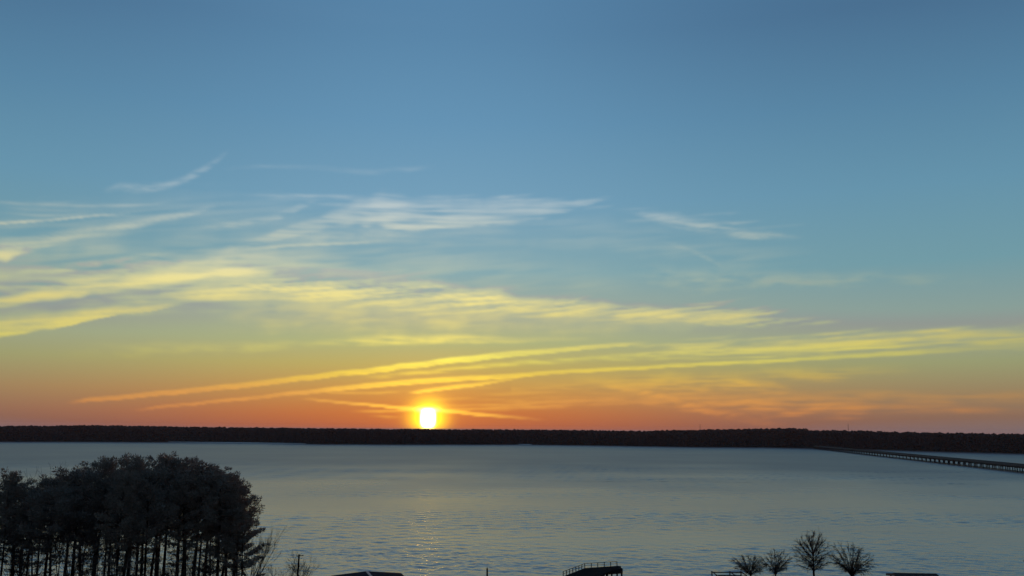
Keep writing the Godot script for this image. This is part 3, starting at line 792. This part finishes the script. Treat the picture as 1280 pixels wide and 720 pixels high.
func pines() -> void:
	var bark := mottled(Color(0.13, 0.10, 0.082), Color(0.25, 0.19, 0.155), Vector3(1.6, 0.35, 1.6), 71)
	var needles := []
	for c in [Color(0.12, 0.100, 0.076), Color(0.125, 0.102, 0.076), Color(0.115, 0.098, 0.076)]:
		var m := plain(c, 0.8, true)
		m.backlight_enabled = true
		m.backlight = Color(0.2, 0.18, 0.172)
		needles.append(m)
	var made := {}
	for i in PINES.size():
		var p: Array = PINES[i]
		var o: Node3D
		if made.has(p[3]):
			o = made[p[3]].duplicate()
			o.name = numbered("pine_tree")
			add_child(o)
		else:
			var s := pine_shape(700 + p[3] * 17, p[3] >= 5)
			o = Node3D.new()
			o.name = numbered("pine_tree")
			add_child(o)
			put("trunk", s[0], bark, o)
			put("limbs", s[1], bark, o).set_meta("kind", "stuff")
			put("crown", s[2], needles[p[3] % 3], o)
			made[p[3]] = o
		o.position = Vector3(p[0], 0.95, p[1])
		var k: float = (p[2] - 0.95) / 20.0
		o.scale = Vector3(1, 0, 1) * (maxf(k, 0.86) * (1.0 + 0.26 * sin(i * 5.7 + 0.4))) + Vector3(0, k, 0)
		o.rotation = Vector3(sin(i * 12.9) * 0.05, p[4], sin(i * 7.3 + 1.0) * 0.055)
		tag(o, p[5], "pine tree", "pines of the grove on the near bank")


# A leafless tree: limbs fork again and again down to twigs. One Shape for each main limb.
func fork(s: Shape, rng: RandomNumberGenerator, p: Vector3, d: Vector3, length: float, r: float, depth: int, how: Dictionary) -> void:
	var bend := Vector3(rng.randf_range(-1, 1), rng.randf_range(-1, 1), rng.randf_range(-1, 1)) * 0.16
	var mid := p + d * length * 0.5 + bend * length * 0.3
	var end := p + (d + bend).normalized() * length
	if how.has("centre") and (((end - how.centre) / how.reach) as Vector3).length() > 1.0:      # keeps the crown's outline
		end = p.lerp(end, 0.45)
		mid = p.lerp(end, 0.5)
		depth = mini(depth, 1 if rng.randf() < 0.7 else 0)
	s.tube([p, mid, end], [r, r * 0.85, r * 0.68], 5 if depth > 2 else 3)
	if depth == 0:
		return
	var kids: int = how.kids + (1 if rng.randf() < 0.4 else 0)
	for i in kids:
		var t := 1.0 if i == 0 else rng.randf_range(0.35, 1.0)
		var from := p.lerp(mid, t * 2.0) if t < 0.5 else mid.lerp(end, t * 2.0 - 1.0)
		var spread: float = how.spread * (0.45 if i == 0 else 1.0)
		var axis := d.cross(Vector3(rng.randf_range(-1, 1), rng.randf_range(-1, 1), rng.randf_range(-1, 1))).normalized()
		var nd := d.rotated(axis, rng.randf_range(0.5, 1.1) * spread)
		nd = (nd + Vector3.UP * how.up).normalized()
		fork(s, rng, from, nd, length * rng.randf_range(0.62, 0.86), maxf(r * rng.randf_range(0.5, 0.7), how.least), depth - 1, how)

func bare_tree(called: String, at: Vector3, sd: int, how: Dictionary, label: String, category: String, group: String, m: Material, turn := 0.0) -> Node3D:
	var o := thing(called, label, category, at, turn, group)
	var rng := RandomNumberGenerator.new()
	rng.seed = sd
	var stems: int = how.get("stems", 1)
	for st in stems:
		var lean: Vector3 = Vector3(rng.randf_range(-1, 1), 0, rng.randf_range(-1, 1)) * how.get("lean", 0.04)
		var base := Vector3(rng.randf_range(-1, 1), 0, rng.randf_range(-1, 1)) * 0.25 * (stems - 1)
		var top: Vector3 = base + (Vector3.UP + lean) * how.bole
		var s := Shape.new()
		s.tube([base, base.lerp(top, 0.12), base.lerp(top, 0.6) + lean * 0.2, top], [how.r * 1.5, how.r * 1.08, how.r * 0.95, how.r * 0.82], 9)
		put("trunk", s.mesh(), m, o)
		var limbs: int = how.limbs
		for i in limbs:
			var l := Shape.new()
			var a := TAU * i / limbs + rng.randf_range(-0.4, 0.4)
			var tilt: float = how.tilt * rng.randf_range(0.7, 1.15)
			var length: float = how.length * rng.randf_range(0.55, 1.1)
			var from := top
			if how.has("leader"):
				if i == 0:
					tilt = 0.05
					length *= 1.15
				else:
					from = top + Vector3.UP * how.leader * rng.randf_range(-0.25, 0.3)
			var d := Vector3(cos(a) * sin(tilt), cos(tilt), sin(a) * sin(tilt))
			fork(l, rng, from - d * 0.05, d, length, how.r * (0.5 if i else 0.68), how.depth, how)
			put("limb", l.mesh(), m, o)
	return o

# A park tree with a round leafless crown: limbs reach out to the crown's edge, twigs stand all along them.
func round_tree(at: Vector3, sd: int, how: Dictionary, label: String, group: String, m: Material) -> void:
	var o := thing("bare_tree", label, "tree", at, 0.0, group)
	var rng := RandomNumberGenerator.new()
	rng.seed = sd
	var top := Vector3(how.lean, how.bole, 0)
	var leader: float = how.leader
	var s := Shape.new()
	var r: float = how.r
	s.tube([Vector3.ZERO, Vector3(0, 0.5, 0), top * 0.6 + Vector3(0.05, 0, 0), top, top + Vector3.UP * leader], [r * 1.6, r * 1.1, r * 0.95, r * 0.8, r * (0.3 if leader > 0.5 else 0.7)], 9)
	put("trunk", s.mesh(), m, o)
	var reach: Vector3 = how.reach
	var centre: Vector3 = how.centre
	var limbs: int = how.limbs
	for i in limbs:
		var l := Shape.new()
		var up := lerpf(-0.72, 1.0, (i + rng.randf()) / limbs)
		var a := i * 2.39996 + rng.randf_range(-0.5, 0.5)
		var flat := sqrt(maxf(0.0, 1.0 - up * up))
		var goal := centre + Vector3(cos(a) * flat, up, sin(a) * flat) * reach * rng.randf_range(0.7, 1.03)
		var from := top + Vector3.UP * leader * clampf((up + 0.55) * 0.6 + rng.randf_range(-0.12, 0.12), 0.0, 0.95) if leader > 0.5 else top - Vector3.UP * rng.randf_range(0.0, 0.35)
		var mid := from.lerp(goal, 0.5) + Vector3(rng.randf_range(-0.2, 0.2), how.arch * (0.4 + absf(up) * 0.3) * from.distance_to(goal) * 0.2, rng.randf_range(-0.2, 0.2))
		var path := []
		var rad := []
		for k in 7:
			var t := k / 6.0
			path.append(from.lerp(mid, t).lerp(mid.lerp(goal, t), t) + Vector3(rng.randf_range(-1, 1), rng.randf_range(-1, 1), rng.randf_range(-1, 1)) * 0.05 * t)
			rad.append(lerpf(r * 0.32, 0.016, pow(t, 0.7)))
		l.tube(path, rad, 5)
		var count: int = how.twigs
		for k in count:
			var t := rng.randf_range(0.22, 1.0)
			var seg := mini(int(t * 6.0), 5)
			var p: Vector3 = path[seg].lerp(path[seg + 1], t * 6.0 - seg)
			var d: Vector3 = (path[seg + 1] - path[seg]).normalized() * 0.8 + (p - centre).normalized() * 0.35 + Vector3(rng.randfn(), rng.randfn(), rng.randfn()) * 0.42 + Vector3.UP * how.lift
			d = d.normalized()
			var long: float = how.twig * rng.randf_range(0.5, 1.2)
			var tip := p + d * long
			l.tube([p, p.lerp(tip, 0.5) + Vector3(rng.randf_range(-1, 1), rng.randf_range(-1, 1), rng.randf_range(-1, 1)) * 0.05, tip], [0.021, 0.017, 0.011], 3)
			for q in 3:
				var p2 := p.lerp(tip, rng.randf_range(0.3, 0.95))
				var d2: Vector3 = (d + Vector3(rng.randfn(), rng.randfn(), rng.randfn()) * 0.5 + Vector3.UP * how.lift * 0.5).normalized()
				l.tube([p2, p2 + d2 * long * rng.randf_range(0.3, 0.7)], [0.014, 0.009], 3)
		put("limb", l.mesh(), m, o)

func bare_trees() -> void:
	var bark := mottled(Color(0.08, 0.068, 0.06), Color(0.15, 0.128, 0.115), Vector3(1.4, 0.5, 1.4), 81)
	var grey := mottled(Color(0.13, 0.115, 0.1), Color(0.22, 0.2, 0.175), Vector3(1.4, 0.5, 1.4), 82)
	var row := "bare trees in a row by the water"
	round_tree(Vector3(37.05, 1.1, -142), 811, {"bole": 4.1, "r": 0.15, "lean": 0.1, "limbs": 36, "twigs": 17, "twig": 0.62, "arch": 1.2, "lift": -0.08, "leader": 0.3, "centre": Vector3(0, 5.7, 0), "reach": Vector3(2.55, 1.35, 2.5)}, "low round leafless tree, leftmost of the row beside the timber frame", row, bark)
	round_tree(Vector3(40.5, 1.1, -140), 822, {"bole": 4.5, "r": 0.12, "lean": -0.1, "limbs": 28, "twigs": 17, "twig": 0.65, "arch": 1.3, "lift": -0.12, "leader": 0.4, "centre": Vector3(0.15, 6.4, 0), "reach": Vector3(2.15, 1.6, 2.1)}, "slender leafless tree with drooping right side, second in the row", row, bark)
	round_tree(Vector3(45.6, 1.1, -138), 833, {"bole": 5.2, "r": 0.19, "lean": 0.0, "limbs": 46, "twigs": 15, "twig": 0.85, "arch": 0.1, "lift": 0.2, "leader": 3.2, "centre": Vector3(-0.1, 7.9, 0), "reach": Vector3(2.9, 3.2, 2.6)}, "tallest leafless tree of the row with fanned upright branches", row, bark)
	round_tree(Vector3(50.5, 1.1, -136), 844, {"bole": 5.0, "r": 0.17, "lean": 0.1, "limbs": 42, "twigs": 16, "twig": 0.75, "arch": 1.3, "lift": -0.08, "leader": 0.4, "centre": Vector3(0.15, 7.4, 0), "reach": Vector3(3.25, 2.1, 3.0)}, "broad leafless tree with a forked trunk, rightmost of the row", row, bark)
	round_tree(Vector3(81.6, 1.1, -140), 855, {"bole": 4.6, "r": 0.16, "lean": 0.1, "limbs": 36, "twigs": 15, "twig": 0.75, "arch": 1.1, "lift": -0.05, "leader": 0.4, "centre": Vector3(0, 7.0, 0), "reach": Vector3(3.3, 2.0, 3.1)}, "leafless tree standing alone right of the low roof, cut by the picture's edge", "", bark)
	var wild := "leafless trees and saplings round the pine grove"
	bare_tree("bare_sapling", Vector3(-38.4, 1.0, -138), 861, {"bole": 2.4, "r": 0.10, "limbs": 5, "tilt": 0.5, "length": 3.1, "depth": 4, "kids": 2, "spread": 0.5, "up": 0.12, "least": 0.015, "stems": 3, "lean": 0.4}, "multi-stemmed bare sapling just right of the pine grove", "sapling", wild, grey)
	bare_tree("bare_sapling", Vector3(-35.3, 1.0, -141), 862, {"bole": 1.2, "r": 0.06, "limbs": 5, "tilt": 0.8, "length": 1.9, "depth": 4, "kids": 2, "spread": 0.7, "up": 0.08, "least": 0.014, "stems": 2, "lean": 0.2}, "low bare bush between the sapling and the utility pole", "bush", wild, grey)
	bare_tree("bare_sapling", Vector3(-31.9, 1.0, -140), 863, {"bole": 2.2, "r": 0.07, "limbs": 5, "tilt": 0.45, "length": 1.9, "depth": 4, "kids": 2, "spread": 0.6, "up": 0.1, "least": 0.014, "stems": 2, "lean": 0.15}, "thin bare sapling right behind the utility pole", "sapling", wild, grey)
	bare_tree("bare_tree", Vector3(-76.6, 1.0, -146), 864, {"bole": 7.5, "r": 0.17, "limbs": 6, "tilt": 0.35, "length": 4.6, "depth": 4, "kids": 2, "spread": 0.55, "up": 0.1, "least": 0.016}, "tall grey leafless tree showing between the two pine crowns at far left", "tree", wild, grey)
	var spots := [[-82.0, -131.0, 9.0], [-76.0, -128.0, 8.0], [-70.5, -131.0, 9.2], [-66.0, -127.0, 7.5], [-61.5, -129.0, 8.6], [-80.5, -152.0, 10.0], [-74.0, -151.0, 9.4], [-68.5, -153.0, 8.0], [-57.0, -126.5, 6.6], [-79.0, -124.0, 7.0], [-73.2, -123.0, 6.4], [-52.0, -127.0, 5.6], [-47.0, -126.0, 5.2], [-63.6, -148.0, 8.4], [-85.5, -140.0, 10.5], [-43.5, -128.0, 5.8]]
	var words := ["thicket sapling at the left edge below the pine crown", "short forked sapling under the leftmost pine", "slender grey sapling left of the gap in the trunks", "low leaning sapling below the gap in the grove's left half", "grey sapling in front of the grove's left trunks", "far sapling near the water behind the leftmost pine", "bare sapling behind the tall leafless tree by the water", "small sapling by the water behind the grove's left trunks", "low sapling before the middle trunks of the grove", "near low sapling at the bottom left corner of the picture", "near sapling at the bottom edge under the grove's dip", "small sapling before the trunks under the dome's highest crown", "little sapling before the trunks on the grove's right side", "sapling among the trunks under the dome's left shoulder", "grey sapling cut by the picture's left edge", "little bare sapling between the grove's last two trunks on the right"]
	for i in spots.size():
		var k: float = spots[i][2]
		bare_tree("bare_sapling", Vector3(spots[i][0], 1.0, spots[i][1]), 870 + i, {"bole": k * 0.45, "r": 0.08, "limbs": 5, "tilt": 0.45, "length": k * 0.48, "depth": 5, "kids": 2, "spread": 0.6, "up": 0.08, "least": 0.016, "stems": 2, "lean": 0.2}, words[i], "sapling", wild, grey)


# ---------------------------------------------------------------- structures on the near bank
func utility_pole() -> void:
	var o := thing("utility_pole", "thin wooden utility pole with a short crossarm right of the pine grove", "utility pole", Vector3(-31.62, 1.0, -137.0))
	var wood := mottled(Color(0.05, 0.04, 0.032), Color(0.10, 0.085, 0.07), Vector3(2, 0.4, 2), 91)
	var p := Shape.new()
	p.tube([Vector3.ZERO, Vector3(0.06, 3.4, 0), Vector3(0.14, 7.27, 0)], [0.17, 0.15, 0.12], 9)
	p.tube([Vector3(0.14, 7.27, 0), Vector3(0.142, 7.32, 0)], [0.12, 0.01], 9)
	put("pole", p.mesh(), wood, o)
	var c := Shape.new()
	c.bar(Vector3(-0.15, 7.07, 0.16), Vector3(0.85, 7.14, 0.16), 0.1, 0.12)
	put("crossarm", c.mesh(), wood, o)
	for x in [0.35, 0.75]:
		var s := Shape.new()
		s.tube([Vector3(x, 7.18, 0.16), Vector3(x, 7.26, 0.16), Vector3(x, 7.32, 0.16)], [0.03, 0.05, 0.02], 7)
		put("insulator", s.mesh(), plain(Color(0.2, 0.18, 0.16), 0.4), o)

func mooring_post() -> void:
	var o := thing("mooring_post", "lone dark post standing up against the water near the middle", "post", Vector3(-3.27, 1.0, -136.0))
	var wood := mottled(Color(0.035, 0.03, 0.026), Color(0.07, 0.06, 0.05), Vector3(2, 0.4, 2), 92)
	var p := Shape.new()
	p.tube([Vector3.ZERO, Vector3(-0.03, 2.8, 0), Vector3(-0.07, 5.35, 0)], [0.15, 0.14, 0.12], 9)
	put("pole", p.mesh(), wood, o)
	var q := Shape.new()
	q.tube([Vector3(-0.07, 5.35, 0), Vector3(-0.08, 5.65, 0), Vector3(-0.08, 5.81, 0)], [0.125, 0.10, 0.03], 9)
	put("cap", q.mesh(), plain(Color(0.03, 0.03, 0.03), 0.6), o)

# A low gable roof of metal sheets on posts. The ridge runs along local z, from the far gable (z = 0) to the near one.
func shed(at: Vector3, turn: float, half: float, drop: float, long: float, eave: float, tints: Array, label: String, cap_tint: Color) -> void:
	var o := thing("open_shed", label, "shed", at, turn, "sheds on the near bank")
	var post_m := mottled(Color(0.06, 0.05, 0.045), Color(0.1, 0.085, 0.075), Vector3(1, 1, 1), 93)
	var ridge := eave + drop
	for side in [-1.0, 1.0]:
		var slope := Vector3(side * half, -drop, 0)
		var steel := mottled(tints[0], tints[1], Vector3(0.7, 0.7, 0.7), 94 + int(side), 0.85)
		steel.metallic_specular = 0.15
		var n := int(long / 0.9)
		for i in n:      # roof sheets side by side, each with its raised seam
			var s := Shape.new()
			var z0 := long * i / n
			var z1 := long * (i + 1) / n - 0.015
			var a := Vector3(0, ridge, z0)
			var b := Vector3(0, ridge, z1)
			s.quad(a, b, b + slope, a + slope) if side > 0 else s.quad(b, a, a + slope, b + slope)
			s.quad(a + Vector3.DOWN * 0.05, a + slope + Vector3.DOWN * 0.05, b + slope + Vector3.DOWN * 0.05, b + Vector3.DOWN * 0.05)
			s.quad(a + slope, b + slope, b + slope + Vector3.DOWN * 0.05, a + slope + Vector3.DOWN * 0.05)
			s.bar(b + Vector3(side * 0.2, 0.012, -0.03), b + slope + Vector3(0, 0.045, -0.03), 0.05, 0.06)
			put("roof_sheet", s.mesh(), steel, o)
	var cap := Shape.new()
	for side in [-1.0, 1.0]:
		cap.bar(Vector3(side * 0.09, ridge + 0.04, -0.04), Vector3(side * 0.09, ridge + 0.04, long + 0.04), 0.18, 0.05)
	put("ridge_cap", cap.mesh(), plain(cap_tint, 0.5), o)
	for z in [0.0, long]:
		for side in [-1.0, 1.0]:
			var g := Shape.new()
			g.bar(Vector3(side * 0.02, ridge - 0.2, z), Vector3(side * half, eave - 0.2, z), 0.06, 0.28)
			put("bargeboard", g.mesh(), post_m, o)
	for z in [0.5, long - 0.5]:
		for x in [-half + 0.6, 0.0, half - 0.6]:
			var p := Shape.new()
			var hi: float = ridge - absf(x) / half * drop - 0.1
			p.box(Vector3(x, hi / 2.0, z), Vector3(0.2, hi, 0.2))
			put("post", p.mesh(), post_m, o)
	for x in [-half + 0.6, half - 0.6]:
		var b := Shape.new()
		b.bar(Vector3(x, eave - 0.12, 0.1), Vector3(x, eave - 0.12, long - 0.1), 0.14, 0.3)
		put("beam", b.mesh(), post_m, o)

func deck() -> void:
	var o := thing("boathouse_deck", "dark flat-topped boathouse deck with a railing along its far edges", "boathouse", Vector3(13.4, 0.0, -164.3), 0.0)
	var black := mottled(Color(0.012, 0.011, 0.010), Color(0.024, 0.021, 0.019), Vector3(0.8, 0.8, 0.8), 96)
	black.metallic_specular = 0.05
	var wood := mottled(Color(0.014, 0.012, 0.011), Color(0.028, 0.024, 0.021), Vector3(0.8, 0.8, 0.8), 97, 1.0)
	wood.metallic_specular = 0.05
	# corners at deck height, as offsets from the corner where the railing turns
	var c0 := Vector3(0, 2.6, 0)
	var c1 := Vector3(6.83, 2.6, -3.2)        # far right end
	var c2 := Vector3(-4.4, 2.6, 9.3)         # near left end
	var right := (c1 - c0).normalized()
	var near := (c2 - c0).normalized()
	var floor_ := Shape.new()
	var n := 26
	for i in n:      # deck boards across the flat part
		var a := c0 + right * (i * 6.9 / n + 0.14)
		var b := c0 + right * ((i + 1) * 6.9 / n - 0.01 + 0.14)
		var d := Vector3(0.42, 0, 3.9)
		var board := Shape.new()
		board.quad(a, b, b + d, a + d)
		board.quad(a + d, b + d, b + d + Vector3.DOWN * 0.05, a + d + Vector3.DOWN * 0.05)
		board.quad(a + Vector3.DOWN * 0.05, a + d + Vector3.DOWN * 0.05, b + d + Vector3.DOWN * 0.05, b + Vector3.DOWN * 0.05)
		put("deck_board", board.mesh(), wood, o)
	# fascia and walls under the deck
	var w := Shape.new()
	var f0 := c0 + right * 0.2 + Vector3(0.42, 0, 3.75)
	var f1 := c0 + right * 6.85 + Vector3(0.42, 0, 3.75)
	w.bar(f0 + Vector3.DOWN * 0.42, f1 + Vector3.DOWN * 0.42, 0.12, 0.7)
	w.bar(c0 + right * 6.8 + Vector3.DOWN * 0.42, f1 + Vector3.DOWN * 0.42, 0.12, 0.7)
	w.bar(c0 + Vector3.DOWN * 0.42 + right * 0.2, c1 + Vector3.DOWN * 0.42, 0.12, 0.7)
	put("fascia", w.mesh(), black, o)
	for k in 4:
		for r in 2:
			var p := Shape.new()
			var q := c0 + right * (0.5 + k * 2.05) + Vector3(0.42, 0, 3.4) * r + Vector3(0.05, 0, 0.2)
			p.tube([Vector3(q.x, -1.2, q.z), Vector3(q.x, 2.5, q.z)], [0.17, 0.16], 8)
			put("pile", p.mesh(), black, o)
	# the walkway that comes back to the bank, on solid dark siding
	var across := Vector3.UP.cross(near).normalized()
	if across.x < 0:
		across = -across
	var m := 34
	for i in m:
		var a := c0.lerp(c2, float(i) / m)
		var b := c0.lerp(c2, (i + 0.94) / m)
		var board := Shape.new()
		board.quad(a, a + across * 5.2, b + across * 5.2, b)
		board.quad(a + across * 5.2 + Vector3.DOWN * 0.05, a + Vector3.DOWN * 0.05, b + Vector3.DOWN * 0.05, b + across * 5.2 + Vector3.DOWN * 0.05)
		board.quad(b, b + across * 5.2, b + across * 5.2 + Vector3.DOWN * 0.05, b + Vector3.DOWN * 0.05)
		put("walk_board", board.mesh(), wood, o, Vector3(0, -0.006, 0))
	var side := Shape.new()
	side.bar(c0 + Vector3.DOWN * 0.8 + across * 0.1 + near * 0.2, c2 + Vector3.DOWN * 0.8 + across * 0.1, 0.1, 1.4)
	side.bar(c0 + Vector3.DOWN * 0.8 + across * 5.1 + near * 3.9, c2 + Vector3.DOWN * 0.8 + across * 5.1, 0.1, 1.4)
	put("siding", side.mesh(), black, o)
	for k in 4:
		for s in [0.5, 4.7]:
			var p := Shape.new()
			var q: Vector3 = c0.lerp(c2, (k + 0.7) / 4.2) + across * s
			p.tube([Vector3(q.x, -1.2, q.z), Vector3(q.x, 2.5, q.z)], [0.17, 0.16], 8)
			put("pile", p.mesh(), black, o)
	# the railing
	var high := 0.8
	var posts := []
	for i in 6:
		posts.append(c0.lerp(c1, i / 5.6))
	for i in range(1, 8):
		posts.append(c0.lerp(c2, i / 7.0))
	for p in posts:
		var s := Shape.new()
		s.box(p + Vector3.UP * high / 2.0, Vector3(0.13, high, 0.13))
		put("railing_post", s.mesh(), black, o)
	for lift in [high - 0.03, high * 0.5]:
		for end in [c0.lerp(c1, 5.0 / 5.6), c2]:
			var s := Shape.new()
			s.bar(c0 + Vector3.UP * lift, end + Vector3.UP * lift, 0.06, 0.07 if lift > 0.5 else 0.04)
			put("rail", s.mesh(), black, o)

func boat_lift() -> void:
	var o := thing("timber_frame", "open dark timber frame with square posts, left of the bare trees", "boat lift", Vector3(31.14, 0.9, -141.7), -0.02)
	var wood := mottled(Color(0.02, 0.018, 0.016), Color(0.04, 0.034, 0.03), Vector3(1, 0.5, 1), 98)
	for x in [0.0, 2.75, 4.45]:
		for z in [0.0, 3.4]:
			var s := Shape.new()
			s.box(Vector3(x, 2.25, z), Vector3(0.16, 4.5, 0.16))
			put("post", s.mesh(), wood, o)
	for z in [0.0, 3.4]:
		var s := Shape.new()
		s.bar(Vector3(-0.12, 4.57, z), Vector3(4.57, 4.57, z), 0.16, 0.14)
		put("beam", s.mesh(), wood, o)
	for x in [0.0, 2.75, 4.45]:
		var s := Shape.new()
		s.bar(Vector3(x, 4.69, -0.15), Vector3(x, 4.69, 3.55), 0.14, 0.1)
		put("crossbeam", s.mesh(), wood, o)
	for k in 9:
		var s := Shape.new()
		s.bar(Vector3(0.9, 4.2, 0.3 + k * 0.36), Vector3(4.3, 4.2, 0.3 + k * 0.36), 0.2, 0.06)
		put("slat", s.mesh(), wood, o)


func _ready() -> void:
	var cam := Camera3D.new()
	cam.name = "camera"
	cam.fov = 36.0
	cam.far = 20000.0
	cam.near = 0.3
	add_child(cam)
	cam.position = Vector3(0, CAMERA_HEIGHT, 0)
	cam.basis = Basis(Vector3.RIGHT, deg_to_rad(9.05)) * Basis(Vector3.BACK, deg_to_rad(0.45))
	cam.current = true

	var env := Environment.new()
	env.background_mode = Environment.BG_SKY
	env.sky = Sky.new()
	env.sky.sky_material = make_sky()
	env.sky_rotation = Vector3(0, PI, 0)      # the panorama's middle towards the sunset
	env.tonemap_mode = Environment.TONE_MAPPER_LINEAR
	env.tonemap_exposure = 1.0
	env.fog_enabled = true
	env.fog_density = 0.00003
	env.fog_light_color = Color(0.9, 0.82, 0.8)
	env.ssao_enabled = true
	env.ssil_enabled = true
	env.sdfgi_enabled = true
	var world := WorldEnvironment.new()
	world.name = "world"
	world.environment = env
	add_child(world)

	var sun := DirectionalLight3D.new()
	sun.name = "sun"
	sun.light_color = Color(1.0, 0.62, 0.3)
	sun.light_energy = 0.6
	sun.light_angular_distance = 0.5
	sun.shadow_enabled = true
	sun.rotation_degrees = Vector3(-SUN_HEIGHT, 180.0 - SUN_AZIMUTH, 0)
	add_child(sun)

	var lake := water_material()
	var w := Shape.new()
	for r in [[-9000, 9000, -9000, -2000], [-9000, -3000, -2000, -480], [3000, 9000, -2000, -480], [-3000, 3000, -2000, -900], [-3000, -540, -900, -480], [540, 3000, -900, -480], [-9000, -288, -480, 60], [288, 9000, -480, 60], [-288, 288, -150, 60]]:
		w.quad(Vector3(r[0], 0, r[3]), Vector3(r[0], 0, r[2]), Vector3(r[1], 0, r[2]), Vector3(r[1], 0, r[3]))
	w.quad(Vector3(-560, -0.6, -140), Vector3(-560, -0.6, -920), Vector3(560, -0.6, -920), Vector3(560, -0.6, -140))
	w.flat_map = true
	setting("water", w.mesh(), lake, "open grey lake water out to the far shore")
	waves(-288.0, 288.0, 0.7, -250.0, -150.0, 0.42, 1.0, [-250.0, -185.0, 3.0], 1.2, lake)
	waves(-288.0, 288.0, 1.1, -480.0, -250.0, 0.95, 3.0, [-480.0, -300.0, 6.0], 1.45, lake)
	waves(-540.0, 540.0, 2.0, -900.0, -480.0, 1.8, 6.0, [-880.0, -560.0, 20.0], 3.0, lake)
	near_bank()
	far_shore()
	mast(Vector3(421.8, 10.0, -2000), 30.8, "faint thin mast over the far woods left of the hill of taller trees")
	mast(Vector3(752.2, 10.0, -2000), 34.3, "taller thin mast over the far woods above the end of the bridge")
	bridge()
	pines()
	bare_trees()
	utility_pole()
	mooring_post()
	shed(Vector3(-21.04, 1.1, -135.0), 0.29, 5.1, 0.45, 9.0, 4.72, [Color(0.035, 0.026, 0.03), Color(0.055, 0.042, 0.048)], "low gable shed roof of dark metal with a pale ridge line, between pole and post", Color(0.25, 0.24, 0.22))
	shed(Vector3(57.6, 1.1, -138.0), 1.5, 3.4, 0.5, 6.2, 4.5, [Color(0.04, 0.028, 0.026), Color(0.06, 0.044, 0.042)], "small low dark roof near the right edge, right of the bare trees", Color(0.05, 0.038, 0.036))
	deck()
	boat_lift()
